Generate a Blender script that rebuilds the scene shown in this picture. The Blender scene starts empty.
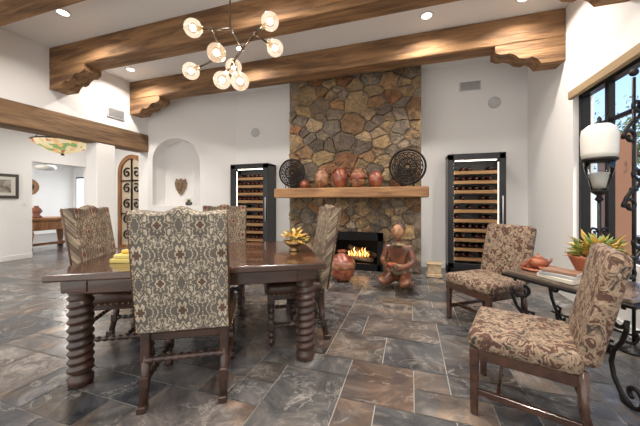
import bpy, bmesh, math, random
from mathutils import Vector, Matrix
random.seed(7)
TH=math.radians(17.7); C_,S_=math.cos(TH),math.sin(TH)
def W(x,y,z=0.0):   # camera frame (right/forward, estimated from image pixels) -> house frame
    return Vector((x*C_-y*S_, x*S_+y*C_, z))
scene=bpy.context.scene
pi=math.pi
# ---------------------------------------------------------------- materials
def newmat(name):
    m=bpy.data.materials.new(name); m.use_nodes=True
    nt=m.node_tree; b=nt.nodes["Principled BSDF"]
    return m,nt,b
def M(name,col,rough=.5,metal=0,col2=None,scale=6,bump=0,bscale=None,emit=None,es=0,spec=None,coat=0,stretch=None,detail=5):
    m,nt,b=newmat(name); N=nt.nodes; L=nt.links
    b.inputs['Base Color'].default_value=(*col,1); b.inputs['Roughness'].default_value=rough
    b.inputs['Metallic'].default_value=metal
    if coat: b.inputs['Coat Weight'].default_value=coat
    if emit: b.inputs['Emission Color'].default_value=(*emit,1); b.inputs['Emission Strength'].default_value=es
    if col2 or bump:
        tc=N.new('ShaderNodeTexCoord'); mp=N.new('ShaderNodeMapping'); L.new(tc.outputs['Object'],mp.inputs[0])
        if stretch: mp.inputs['Scale'].default_value=stretch
    if col2:
        n=N.new('ShaderNodeTexNoise'); n.inputs['Scale'].default_value=scale; n.inputs['Detail'].default_value=detail
        n.inputs['Distortion'].default_value=.6
        L.new(mp.outputs[0],n.inputs['Vector'])
        r=N.new('ShaderNodeValToRGB'); r.color_ramp.elements[0].position=.38; r.color_ramp.elements[1].position=.64
        r.color_ramp.elements[0].color=(*col,1); r.color_ramp.elements[1].color=(*col2,1)
        L.new(n.outputs['Fac'],r.inputs[0]); L.new(r.outputs[0],b.inputs['Base Color'])
    if bump:
        n2=N.new('ShaderNodeTexNoise'); n2.inputs['Scale'].default_value=bscale or scale*3; n2.inputs['Detail'].default_value=6
        L.new(mp.outputs[0],n2.inputs['Vector'])
        bp=N.new('ShaderNodeBump'); bp.inputs['Strength'].default_value=bump; bp.inputs['Distance'].default_value=.02
        L.new(n2.outputs['Fac'],bp.inputs['Height']); L.new(bp.outputs[0],b.inputs['Normal'])
    return m
def glassy(name,tint=(1,1,1),gl=.12,glow=None,gs=0):
    m=bpy.data.materials.new(name); m.use_nodes=True; nt=m.node_tree; N=nt.nodes; L=nt.links
    N.remove(N["Principled BSDF"]); o=N["Material Output"]
    t=N.new('ShaderNodeBsdfTransparent'); t.inputs[0].default_value=(*tint,1)
    g=N.new('ShaderNodeBsdfGlossy'); g.inputs['Roughness'].default_value=.03
    f=N.new('ShaderNodeLayerWeight'); f.inputs[0].default_value=gl
    x=N.new('ShaderNodeMixShader')
    L.new(f.outputs['Fresnel'],x.inputs[0]); L.new(t.outputs[0],x.inputs[1]); L.new(g.outputs[0],x.inputs[2])
    last=x.outputs[0]
    if glow:
        e=N.new('ShaderNodeEmission'); e.inputs[0].default_value=(*glow,1); e.inputs[1].default_value=gs
        ad=N.new('ShaderNodeAddShader'); L.new(last,ad.inputs[0]); L.new(e.outputs[0],ad.inputs[1]); last=ad.outputs[0]
    L.new(last,o.inputs[0])
    return m
def mathn(nt,op,a,b=None):
    n=nt.nodes.new('ShaderNodeMath'); n.operation=op
    for i,v in enumerate((a,b)):
        if v is None: continue
        if isinstance(v,(int,float)): n.inputs[i].default_value=v
        else: nt.links.new(v,n.inputs[i])
    return n.outputs[0]
def ramp(nt,src,stops,const=False):
    r=nt.nodes.new('ShaderNodeValToRGB'); e=r.color_ramp.elements
    if const: r.color_ramp.interpolation='CONSTANT'
    e[0].position=stops[0][0]; e[0].color=(*stops[0][1],1); e[1].position=stops[-1][0]; e[1].color=(*stops[-1][1],1)
    for p,c in stops[1:-1]: q=e.new(p); q.color=(*c,1)
    nt.links.new(src,r.inputs[0]); return r.outputs[0]
def mixc(nt,fac,a,b,mode='MIX'):
    m=nt.nodes.new('ShaderNodeMix'); m.data_type='RGBA'; m.blend_type=mode; m.clamp_result=False
    if isinstance(fac,(int,float)): m.inputs[0].default_value=fac
    else: nt.links.new(fac,m.inputs[0])
    for i,v in ((6,a),(7,b)):
        if isinstance(v,tuple): m.inputs[i].default_value=(*v,1)
        else: nt.links.new(v,m.inputs[i])
    return m.outputs[2]
def noise(nt,vec,scale,detail=6,dist=.5,rough=.55):
    n=nt.nodes.new('ShaderNodeTexNoise'); n.inputs['Scale'].default_value=scale; n.inputs['Detail'].default_value=detail
    n.inputs['Distortion'].default_value=dist; n.inputs['Roughness'].default_value=rough; nt.links.new(vec,n.inputs['Vector']); return n.outputs['Fac']
def fabric(name,ground,patt,accent,Lx=.22,Ly=.28,nz=.35,mott=(.8,1.15),fine=48):
    # woven damask: half-drop medallions inside an ogee trellis, mirrored leaf fill
    m,nt,b=newmat(name); N=nt.nodes; L=nt.links; A=lambda op,a,c=None: mathn(nt,op,a,c)
    tc=N.new('ShaderNodeTexCoord'); sp=N.new('ShaderNodeSeparateXYZ'); L.new(tc.outputs['Object'],sp.inputs[0])
    x=sp.outputs[0]; v=A('ADD',sp.outputs[1],sp.outputs[2])
    u=A('PINGPONG',x,Lx/2); vv=A('PINGPONG',v,Ly/2)
    cb=N.new('ShaderNodeCombineXYZ'); L.new(u,cb.inputs[0]); L.new(vv,cb.inputs[1])
    nf=noise(nt,cb.outputs[0],fine,3,.6,.6); nfc=A('SUBTRACT',nf,.5)
    def medal(uu,ww,R,k,lobes):
        w2=A('MULTIPLY',ww,k); d=A('SQRT',A('ADD',A('MULTIPLY',uu,uu),A('MULTIPLY',w2,w2)))
        an=A('ARCTAN2',w2,uu); lob=A('ADD',1.0,A('MULTIPLY',A('COSINE',A('MULTIPLY',an,lobes)),.22))
        return A('ADD',A('DIVIDE',A('DIVIDE',d,R),lob),A('MULTIPLY',nfc,nz*2.2))
    mA=medal(u,vv,Lx*.34,.72,6); mB=medal(A('SUBTRACT',Lx/2,u),A('SUBTRACT',Ly/2,vv),Lx*.31,.8,8)
    st=[(0,accent),(.2,accent),(.24,ground),(.34,ground),(.38,patt),(.68,patt),(.72,ground),(.78,ground),(.82,patt),(.96,patt),(1.0,ground)]
    colA=ramp(nt,mA,st); colB=ramp(nt,mB,st)
    cx=A('COSINE',A('MULTIPLY',x,2*pi/Lx)); cy=A('COSINE',A('MULTIPLY',v,2*pi/Ly))
    tr=A('ADD',A('ABSOLUTE',A('ADD',cx,cy)),A('MULTIPLY',nfc,nz*4))
    colT=ramp(nt,tr,[(0,patt),(.16,patt),(.2,ground),(.30,ground),(.34,accent),(.38,patt),(.48,patt),(.53,ground)])
    isA=ramp(nt,mA,[(0,(1,1,1)),(.985,(1,1,1)),(1,(0,0,0))]); isB=ramp(nt,mB,[(0,(1,1,1)),(.985,(1,1,1)),(1,(0,0,0))])
    col=mixc(nt,isB,mixc(nt,isA,colT,colA),colB)
    n3=noise(nt,tc.outputs['Object'],9,4,.3)
    mo=ramp(nt,n3,[(.35,(mott[0],)*3),(.65,(mott[1],)*3)])
    L.new(mixc(nt,1.0,col,mo,'MULTIPLY'),b.inputs['Base Color']); b.inputs['Roughness'].default_value=.85
    w=noise(nt,tc.outputs['Object'],260,2)
    bp=N.new('ShaderNodeBump'); bp.inputs['Strength'].default_value=.25; bp.inputs['Distance'].default_value=.003
    L.new(w,bp.inputs['Height']); L.new(bp.outputs[0],b.inputs['Normal'])
    return m
def floral(name,c1,c2,c3,c4):
    m,nt,b=newmat(name); L=nt.links
    tc=nt.nodes.new('ShaderNodeTexCoord'); v=tc.outputs['Object']
    n1=noise(nt,v,17,6,1.0,.65); n2=noise(nt,v,24,4,.5,.6)
    vo=nt.nodes.new('ShaderNodeTexVoronoi'); vo.inputs['Scale'].default_value=19; L.new(v,vo.inputs['Vector'])
    col=ramp(nt,n1,[(.40,c3),(.46,c1),(.51,c1),(.54,c2),(.66,c2),(.69,c1)])
    fl=ramp(nt,mathn(nt,'ADD',vo.outputs['Distance'],mathn(nt,'MULTIPLY',mathn(nt,'SUBTRACT',n2,.5),.6)),[(.16,(1,1,1)),(.22,(0,0,0))])
    col=mixc(nt,fl,col,c4)
    sh=ramp(nt,n2,[(.35,(.7,.7,.7)),(.65,(1.15,1.15,1.15))])
    L.new(mixc(nt,1.0,col,sh,'MULTIPLY'),b.inputs['Base Color']); b.inputs['Roughness'].default_value=.85
    return m
def offcoord(nt):
    N=nt.nodes; L=nt.links
    at=N.new('ShaderNodeAttribute'); at.attribute_name='Col'
    tc=N.new('ShaderNodeTexCoord')
    off=N.new('ShaderNodeVectorMath'); off.operation='MULTIPLY_ADD'
    L.new(at.outputs['Color'],off.inputs[0]); off.inputs[1].default_value=(73,91,57); L.new(tc.outputs['Object'],off.inputs[2])
    return at.outputs['Color'],off.outputs[0]
def stonemat():
    m,nt,b=newmat('field_stone'); L=nt.links; c,v=offcoord(nt)
    n=noise(nt,v,8,10,.5,.7)
    L.new(mixc(nt,1.0,c,ramp(nt,n,[(.3,(.4,.36,.33)),(.46,(.85,.81,.77)),(.55,(1.15,1.05,.92)),(.64,(1.6,1.38,1.1)),(.75,(2.0,1.8,1.55))]),'MULTIPLY'),b.inputs['Base Color'])
    b.inputs['Roughness'].default_value=.8
    bp=nt.nodes.new('ShaderNodeBump'); bp.inputs['Strength'].default_value=1; bp.inputs['Distance'].default_value=.05
    L.new(n,bp.inputs['Height']); L.new(bp.outputs[0],b.inputs['Normal']); return m
def slatemat():
    m,nt,b=newmat('slate_tile'); L=nt.links; c,v=offcoord(nt)
    n1=noise(nt,v,2.8,9,1.4,.68); n2=noise(nt,v,3.0,8,1.2,.62); n3=noise(nt,v,2.2,3,.6,.5); n4=noise(nt,v,1.6,5,1.0,.6)
    base=mixc(nt,1.0,c,ramp(nt,n1,[(.28,(.38,.39,.42)),(.42,(.75,.76,.79)),(.5,(1.0,1.0,1.0)),(.56,(1.35,1.32,1.27)),(.64,(2.1,2.05,1.95)),(.72,(2.9,2.8,2.65))]),'MULTIPLY')
    rust=ramp(nt,n4,[(.52,(1,1,1)),(.62,(1.22,.99,.8)),(.7,(1.05,.96,.9))])
    base=mixc(nt,1.0,base,rust,'MULTIPLY')
    ridge=mathn(nt,'ABSOLUTE',mathn(nt,'SUBTRACT',n2,.5))
    vm=ramp(nt,ridge,[(.0,(.9,.9,.9)),(.008,(.4,.4,.4)),(.022,(0,0,0))])
    patch=ramp(nt,n3,[(.45,(0,0,0)),(.6,(.75,.75,.75))])
    vm2=mathn(nt,'MULTIPLY',vm,patch)
    L.new(mixc(nt,vm2,base,(.42,.39,.35)),b.inputs['Base Color'])
    b.inputs['Roughness'].default_value=.23
    bp=nt.nodes.new('ShaderNodeBump'); bp.inputs['Strength'].default_value=.16; bp.inputs['Distance'].default_value=.02
    L.new(n1,bp.inputs['Height']); L.new(bp.outputs[0],b.inputs['Normal']); return m
WALL=M('wall_plaster',(.82,.81,.80),.9,bump=.06,bscale=30)
CEIL=M('ceiling_plaster',(.84,.835,.83),.9,bump=.05,bscale=30)
TRIM=M('trim_white',(.8,.8,.79),.5)
BEAM=M('beam_wood',(.33,.182,.083),.75,col2=(.14,.072,.033),scale=6,bump=1.0,bscale=18,stretch=(.25,2,2),detail=12)
BEAMY=M('beam_wood_y',(.24,.14,.07),.7,col2=(.12,.07,.036),scale=5,bump=.6,bscale=16,stretch=(2,.25,2))
MANT=M('mantel_wood',(.42,.225,.095),.55,col2=(.22,.105,.045),scale=5,bump=.5,bscale=14,stretch=(.3,2,2),detail=9)
DARK=M('dark_walnut',(.040,.018,.011),.18,col2=(.075,.032,.018),scale=5,stretch=(.5,3,3),coat=.6)
DARKL=M('dark_turned_wood',(.06,.028,.017),.32,col2=(.028,.014,.009),scale=9,coat=.3)
LEATH=M('brown_leather',(.08,.036,.02),.35,col2=(.045,.02,.012),scale=12,bump=.15,bscale=60)
BLACK=M('black_metal',(.012,.012,.013),.35,metal=.6)
IRON=M('wrought_iron',(.022,.018,.016),.45,metal=.7)
BLKCAB=M('cabinet_black',(.012,.012,.014),.3)
SHELF=M('shelf_beech',(.58,.33,.14),.5,col2=(.45,.24,.10),scale=8,stretch=(.3,2,2))
GLASS=glassy('door_glass',(.9,.9,.9),.08)
GLOBE=glassy('globe_glass',(.93,.90,.87),.45,(1,.80,.60),.2)
LGLASS=glassy('lantern_glass',(.9,.9,.9),.3)
BULB=M('bulb',(1,.9,.75),.4,emit=(1,.74,.45),es=10)
CAN=M('can_light',(1,1,1),.4,emit=(1,.95,.88),es=6)
TERRA=M('terracotta',(.36,.11,.05),.5,col2=(.22,.06,.03),scale=9,bump=.2)
POTRED=M('glaze_red',(.17,.028,.02),.25,col2=(.36,.12,.05),scale=12,coat=.5)
POTTAN=M('glaze_tan',(.40,.20,.1),.35,col2=(.16,.05,.028),scale=14,coat=.3)
LEAFY=M('leaf_green',(.13,.22,.05),.5,col2=(.36,.36,.08),scale=20)
LEAFG=M('leaf_gold',(.75,.48,.08),.4,col2=(.55,.3,.05),scale=20)
FAB1=fabric('damask_fabric',(.46,.395,.30),(.12,.105,.085),(.10,.06,.04))
FAB2=fabric('tapestry_fabric',(.35,.275,.19),(.10,.07,.048),(.12,.035,.022),nz=.45,mott=(.7,1.2))
FABF=floral('floral_fabric',(.30,.215,.145),(.085,.040,.026),(.04,.032,.026),(.38,.28,.20))
STONE=stonemat()
SLATE=slatemat()
GROUT=M('grout',(.34,.32,.29),.8)
MORT=M('mortar',(.21,.165,.12),.95,col2=(.30,.24,.18),scale=15,bump=.5)
# ---------------------------------------------------------------- mesh builder
class B:
    def __init__(s): s.bm=bmesh.new(); s.mats=[]; s.col=s.bm.loops.layers.float_color.new('Col')
    def mi(s,m):
        if m not in s.mats: s.mats.append(m)
        return s.mats.index(m)
    def add(s,verts,faces,mat,smooth=False,mtx=None,col=None):
        vs=[s.bm.verts.new(mtx@Vector(v) if mtx else Vector(v)) for v in verts]
        k=s.mi(mat)
        for f in faces:
            try: fc=s.bm.faces.new([vs[i] for i in f])
            except ValueError: continue
            fc.material_index=k; fc.smooth=smooth
            if col:
                for l in fc.loops: l[s.col]=(*col,1)
    def box(s,c,d,mat,bev=0,mtx=None,seg=1,smooth=False,taper=None):
        t=bmesh.new(); bmesh.ops.create_cube(t,size=1)
        for v in t.verts:
            v.co=Vector((v.co.x*d[0],v.co.y*d[1],v.co.z*d[2]))
            if taper and v.co.z<0: v.co.x*=taper; v.co.y*=taper
        if bev: bmesh.ops.bevel(t,geom=t.edges[:],offset=bev,segments=seg,affect='EDGES',profile=.5)
        t.verts.index_update()
        s.add([v.co+Vector(c) for v in t.verts],[[v.index for v in f.verts] for f in t.faces],mat,smooth,mtx); t.free()
    def lathe(s,prof,mat,c=(0,0,0),seg=24,mtx=None,tw=None,smooth=True):
        vs=[];fs=[];n=len(prof)
        for i,(r,z) in enumerate(prof):
            for j in range(seg):
                a=2*pi*j/seg; rr=r
                if tw: rr=r+tw(a,z)
                vs.append((c[0]+rr*math.cos(a),c[1]+rr*math.sin(a),c[2]+z))
        for i in range(n-1):
            for j in range(seg):
                k=(j+1)%seg; fs.append((i*seg+j,i*seg+k,(i+1)*seg+k,(i+1)*seg+j))
        fs.append(tuple(reversed(range(seg)))); fs.append(tuple((n-1)*seg+j for j in range(seg)))
        s.add(vs,fs,mat,smooth,mtx)
    def tube(s,pts,r,mat,seg=8,mtx=None,closed=False):
        P=[Vector(p) for p in pts]; n=len(P); vs=[];fs=[]; up=None
        for i in range(n):
            if closed: t=(P[(i+1)%n]-P[i-1]).normalized()
            else: t=(P[min(i+1,n-1)]-P[max(i-1,0)]).normalized()
            if up is None: up=t.orthogonal().normalized()
            up=(up-t*up.dot(t)); up=up.normalized() if up.length>1e-5 else t.orthogonal().normalized()
            sd=t.cross(up); rr=r[i] if isinstance(r,(list,tuple)) else r
            for j in range(seg):
                a=2*pi*j/seg; vs.append(P[i]+rr*(up*math.cos(a)+sd*math.sin(a)))
        for i in range(n if closed else n-1):
            i2=(i+1)%n
            for j in range(seg):
                k=(j+1)%seg; fs.append((i*seg+j,i*seg+k,i2*seg+k,i2*seg+j))
        if not closed:
            fs.append(tuple(reversed(range(seg)))); fs.append(tuple((n-1)*seg+j for j in range(seg)))
        s.add(vs,fs,mat,True,mtx)
    def sphere(s,c,r,mat,sc=(1,1,1),mtx=None,u=16,v=10):
        pr=[(max(1e-4,math.sin(pi*i/v)),-math.cos(pi*i/v)) for i in range(v+1)]
        m=Matrix.Translation(c)@Matrix.Diagonal((r*sc[0],r*sc[1],r*sc[2],1))
        s.lathe(pr,mat,seg=u,mtx=(mtx@m if mtx else m))
    def prism(s,poly,axis,a0,a1,mat,mtx=None,smooth=False):
        n=len(poly); vs=[]
        for a in (a0,a1):
            for p in poly:
                vs.append({'x':(a,p[0],p[1]),'y':(p[0],a,p[1]),'z':(p[0],p[1],a)}[axis])
        fs=[tuple(range(n)),tuple(reversed(range(n,2*n)))]+[(i,i+n,(i+1)%n+n,(i+1)%n) for i in range(n)]
        s.add(vs,fs,mat,smooth,mtx)
    def done(s,name,loc=(0,0,0),rz=0,parent=None):
        bmesh.ops.recalc_face_normals(s.bm,faces=s.bm.faces[:])
        me=bpy.data.meshes.new(name); s.bm.to_mesh(me); s.bm.free()
        for m in s.mats: me.materials.append(m)
        o=bpy.data.objects.new(name,me); scene.collection.objects.link(o)
        o.location=loc; o.rotation_euler=(0,0,rz)
        if parent: o.parent=parent
        return o
def boxobj(name,x0,x1,y0,y1,z0,z1,mat,bev=0):
    b=B(); b.box((0,0,0),(x1-x0,y1-y0,z1-z0),mat,bev)
    return b.done(name,((x0+x1)/2,(y0+y1)/2,(z0+z1)/2))
def spiral(c,r0,r1,a0,a1,n=24):
    return [(c[0]+(r0+(r1-r0)*i/n)*math.cos(a0+(a1-a0)*i/n), c[1]+(r0+(r1-r0)*i/n)*math.sin(a0+(a1-a0)*i/n)) for i in range(n+1)]
# ---------------------------------------------------------------- room shell
XR=1.87; XL=-5.5; YB=5.6; H=3.66; Y0=-1.6
b=B()
b.add([(-13.4,Y0,-.006),(XR+.2,Y0,-.006),(XR+.2,8.2,-.006),(-13.4,8.2,-.006),(-13.4,Y0,-.15),(XR+.2,Y0,-.15),(XR+.2,8.2,-.15),(-13.4,8.2,-.15)],
      [(0,1,2,3),(7,6,5,4),(0,4,5,1),(1,5,6,2),(2,6,7,3),(3,7,4,0)],GROUT)
cs=.22; nx=int((XR+13.4)/cs)+1; ny=int((8.2-Y0)/cs)+1; occ=[[0]*ny for _ in range(nx)]
pal=[(.082,.078,.076),(.102,.096,.092),(.108,.094,.084),(.066,.067,.070),(.12,.111,.104),(.088,.088,.091),(.104,.087,.076),(.056,.057,.061)]
for i in range(nx):
    for j in range(ny):
        if occ[i][j]: continue
        w,h=random.choice([(2,2),(2,2),(3,2),(2,1),(1,2),(3,2),(2,3),(1,1),(1,1)])
        w=min(w,nx-i); h=min(h,ny-j)
        while any(occ[i+a][j] for a in range(w)): w-=1
        while any(occ[i+a][j+c] for a in range(w) for c in range(h)): h-=1
        for a in range(w):
            for c in range(h): occ[i+a][j+c]=1
        x0=-13.4+i*cs+.0035; y0=Y0+j*cs+.0035; x1=min(-13.4+(i+w)*cs-.0035,XR+.2); y1=min(Y0+(j+h)*cs-.0035,8.2)
        if x1<=x0 or y1<=y0: continue
        p=random.choice(pal); k=random.uniform(.85,1.2)
        b.add([(x0,y0,0),(x1,y0,0),(x1,y1,0),(x0,y1,0)],[(0,1,2,3)],SLATE,col=(p[0]*k,p[1]*k,p[2]*k*random.uniform(.96,1.05)))
b.done('floor')
boxobj('ceiling',XL-.3,XR+.2,Y0,YB+.2,H,H+.12,CEIL)
boxobj('ceiling_hall',-13.4,XL-.3,Y0,8.2,2.78,2.9,CEIL)
boxobj('wall_back',-3.8,XR+.2,YB,YB+.2,0,H,WALL)
wy0,wy1,wz0,wz1=1.9,4.2,.62,2.5
b=B()
for (y0,y1,z0,z1) in ((Y0,wy0,0,H),(wy1,YB+.2,0,H),(wy0,wy1,0,wz0),(wy0,wy1,wz1,H)):
    b.box((XR+.1,(y0+y1)/2,(z0+z1)/2),(.2,y1-y0,z1-z0),WALL)
b.done('wall_right')
b=B()
fx=XR+.1
def bar(y0,y1,z0,z1,d=.06): b.box((fx,(y0+y1)/2,(z0+z1)/2),(d,y1-y0,z1-z0),BLACK,.004)
bar(wy0,wy1,wz0,wz0+.06,.09);bar(wy0,wy1,wz1-.06,wz1,.09);bar(wy0,wy0+.06,wz0,wz1,.09);bar(wy1-.06,wy1,wz0,wz1,.09)
for y in (3.72,2.55): bar(y-.03,y+.03,wz0,wz1,.06)
bar(wy0,wy1,2.03,2.07,.04)
b.box((fx-.03,(wy0+wy1)/2,wz0+.01),(.13,wy1-wy0,.03),TRIM)
b.done('window_1')
b=B(); WOV=M('woven_shade',(.42,.30,.17),.8,col2=(.3,.20,.11),scale=40,stretch=(1,.1,6))
b.box((XR-.035,(wy0+wy1)/2,wz1-.02),(.05,wy1-wy0-.02,.10),WOV,.01)
b.done('roman_shade')
boxobj('wall_header_left',XL-.3,XL,Y0,4.8,2.67,H,WALL)
boxobj('wall_column',XL-.3,XL,3.73,4.08,0,2.3,WALL,.015)
b=B(); b.box((0,0,0),(.32,4.82-Y0,.37),BEAMY,.02); b.done('beam_header',(XL-.15,(4.82+Y0)/2,2.485))
boxobj('wall_return_left',XL-.3,XL,4.82,5.5,0,H,WALL)
p0=Vector((XL,4.8,0)); p1=Vector((-3.8,YB,0)); dv=(p1-p0); LN=dv.length; dv.normalize(); nv=Vector((-dv.y,dv.x,0))
def D(u,w,z): return p0+dv*u+nv*w+Vector((0,0,z))
b=B(); uc,hw,zb,zs=.59,.5,1.12,2.12
def quad(a,c,d,e): b.add([a,c,d,e],[(0,1,2,3)],WALL)
quad(D(0,0,0),D(LN,0,0),D(LN,0,zb),D(0,0,zb))
quad(D(0,0,zb),D(uc-hw,0,zb),D(uc-hw,0,H),D(0,0,H))
quad(D(uc+hw,0,zb),D(LN,0,zb),D(LN,0,H),D(uc+hw,0,H))
n=24; dp=.42
arc=[(uc-hw*math.cos(pi*i/n),zs+hw*math.sin(pi*i/n)) for i in range(n+1)]
for i in range(n):
    a,c=arc[i],arc[i+1]
    quad(D(a[0],0,a[1]),D(c[0],0,c[1]),D(c[0],0,H),D(a[0],0,H))
loop=[(uc-hw,zb)]+arc+[(uc+hw,zb)]
for i in range(len(loop)):
    a,c=loop[i],loop[(i+1)%len(loop)]
    quad(D(a[0],0,a[1]),D(c[0],0,c[1]),D(c[0],dp,c[1]),D(a[0],dp,a[1]))
b.add([D(a[0],dp,a[1]) for a in loop],[tuple(range(len(loop)))],WALL)
quad(D(0,.5,0),D(LN,.5,0),D(LN,.5,H),D(0,.5,H)); quad(D(0,0,H),D(LN,0,H),D(LN,.5,H),D(0,.5,H))
bm_=b.bm; bmesh.ops.remove_doubles(bm_,verts=bm_.verts[:],dist=.0005)
b.done('wall_niche')
XH=-7.8
b=B()
for (y0,y1,z0,z1) in ((Y0,3.96,0,2.78),(5.1,5.5,0,2.78),(3.96,5.1,2.08,2.78)):
    b.box((XH-.1,(y0+y1)/2,(z0+z1)/2),(.2,y1-y0,z1-z0),WALL)
b.done('wall_hall_left')
boxobj('wall_hall_back',XH,XL-.3,5.5,5.65,0,2.78,WALL)
boxobj('wall_den_left',-13.4,-13.2,Y0,8.2,0,2.78,WALL)
boxobj('wall_den_back',-13.2,XH-.2,8,8.2,0,2.78,WALL)
boxobj('baseboard_back',.18,XR,YB-.015,YB,0,.1,TRIM,.003)
boxobj('baseboard_right',XR-.015,XR,Y0,YB-.015,0,.1,TRIM,.003)
boxobj('baseboard_hall',XH,XH+.015,Y0,3.96,0,.1,TRIM,.003)
def beam(y,name):
    b=B(); b.box(((XL+XR)/2,0,H-.18),(XR-XL,.28,.36),BEAM,.015)
    for sx,x0 in ((1,XL),(-1,XR)):
        pr=[(0,0),(.78,0),(.78,-.09),(.70,-.13),(.62,-.12),(.55,-.15),(.5,-.2),(.42,-.22),(.36,-.20),(.30,-.24),(.26,-.3),(0,-.3)]
        b.prism([(x0+sx*p[0],H-.36+p[1]) for p in pr],'y',-.13,.13,BEAM)
    b.done(name,(0,y,0))
beam(4.50,'ceiling_beam'); beam(3.14,'ceiling_beam'); beam(1.95,'ceiling_beam')
VENT=M('vent_grey',(.55,.55,.55),.5); VD=M('vent_dark',(.2,.2,.2),.6)
b=B(); b.box((0,0,0),(.34,.02,.16),VENT,.005)
for i in range(7): b.box((0,-.012,-.06+i*.02),(.3,.006,.009),VD)
b.done('air_vent',(1.0,YB-.012,3.25))
b=B(); b.box((0,0,0),(.02,.34,.2),VENT,.005)
for i in range(8): b.box((.012,0,-.07+i*.02),(.006,.3,.009),VD)
b.done('air_vent',(XL+.012,4.08,2.93))
for x,z in ((1.38,2.92),(-3.3,2.75)):
    b=B(); m=Matrix.Rotation(pi/2,4,'X')
    b.lathe([(.1,0),(.1,.012),(.088,.012),(.084,.007),(.001,.009)],VENT,mtx=m,seg=28); b.done('wall_speaker',(x,YB-.001,z))
cans=[(-4.95,3.95),(.2,4.0),(-2.6,3.95),(-4.3,2.5),(-1.6,2.5),(.6,2.5),(-3.6,1.4),(-.6,1.4),(1.2,1.4),(-3,-.3),(0,-.3),(1.3,4.0)]
for x,y in cans:
    b=B(); b.lathe([(.06,-.002),(.06,-.004),(.085,-.012),(.09,-.001)],TRIM,seg=24); b.lathe([(.001,-.005),(.06,-.005),(.06,-.003)],CAN,seg=24)
    b.done('recessed_light',(x,y,H))
    ld=bpy.data.lights.new('can','AREA'); ld.shape='DISK'; ld.size=.14; ld.energy=19; ld.color=(1,.92,.83); ld.spread=2.6
    lo=bpy.data.objects.new('hall_fill_light',ld); scene.collection.objects.link(lo); lo.location=(x,y,H-.03)
for x,y,e in ((-6.8,1.5,26),(-6.6,4.4,20),(-10,4,60),(-10.5,6.5,60)):  # added fill lights for hall and den, no fixture modelled
    ld=bpy.data.lights.new('can','AREA'); ld.shape='DISK'; ld.size=.3; ld.energy=e; ld.color=(1,.95,.88)
    lo=bpy.data.objects.new('hall_fill_light',ld); scene.collection.objects.link(lo); lo.location=(x,y,2.74)
# ---------------------------------------------------------------- stone chimney
FX0,FX1,FY=-2.24,.17,5.08
ox0,ox1,oz1=-1.40,-.48,.64
b=B()
b.box(((FX0+ox0)/2,(FY+YB)/2,H/2),(ox0-FX0,YB-FY,H),MORT); b.box(((FX1+ox1)/2,(FY+YB)/2,H/2),(FX1-ox1,YB-FY,H),MORT)
b.box(((ox0+ox1)/2,(FY+YB)/2,(H+oz1)/2),(ox1-ox0,YB-FY,H-oz1),MORT)
def clip(poly,n,d):
    out=[]
    for i in range(len(poly)):
        a,c=poly[i],poly[(i+1)%len(poly)]; da=a.dot(n)-d; dc=c.dot(n)-d
        if da<=0: out.append(a)
        if da*dc<0: out.append(a+(c-a)*(da/(da-dc)))
    return out
def inset(poly,t):
    n=len(poly); cen=sum(poly,Vector((0,0)))/n; q=poly
    for i in range(n):
        a,c=poly[i],poly[(i+1)%n]; e=(c-a)
        if e.length<1e-5: continue
        e.normalize(); nn=Vector((e.y,-e.x))
        if nn.dot(a-cen)<0: nn=-nn
        q=clip(q,nn,nn.dot(a)-t)
        if len(q)<3: return []
    return q
spal=[(.26,.19,.12),(.19,.15,.11),(.31,.23,.135),(.23,.145,.08),(.18,.155,.13),(.36,.285,.19),(.145,.118,.098),(.29,.18,.095),(.23,.195,.155),(.33,.245,.14),(.26,.135,.068),(.28,.235,.18)]
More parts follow.
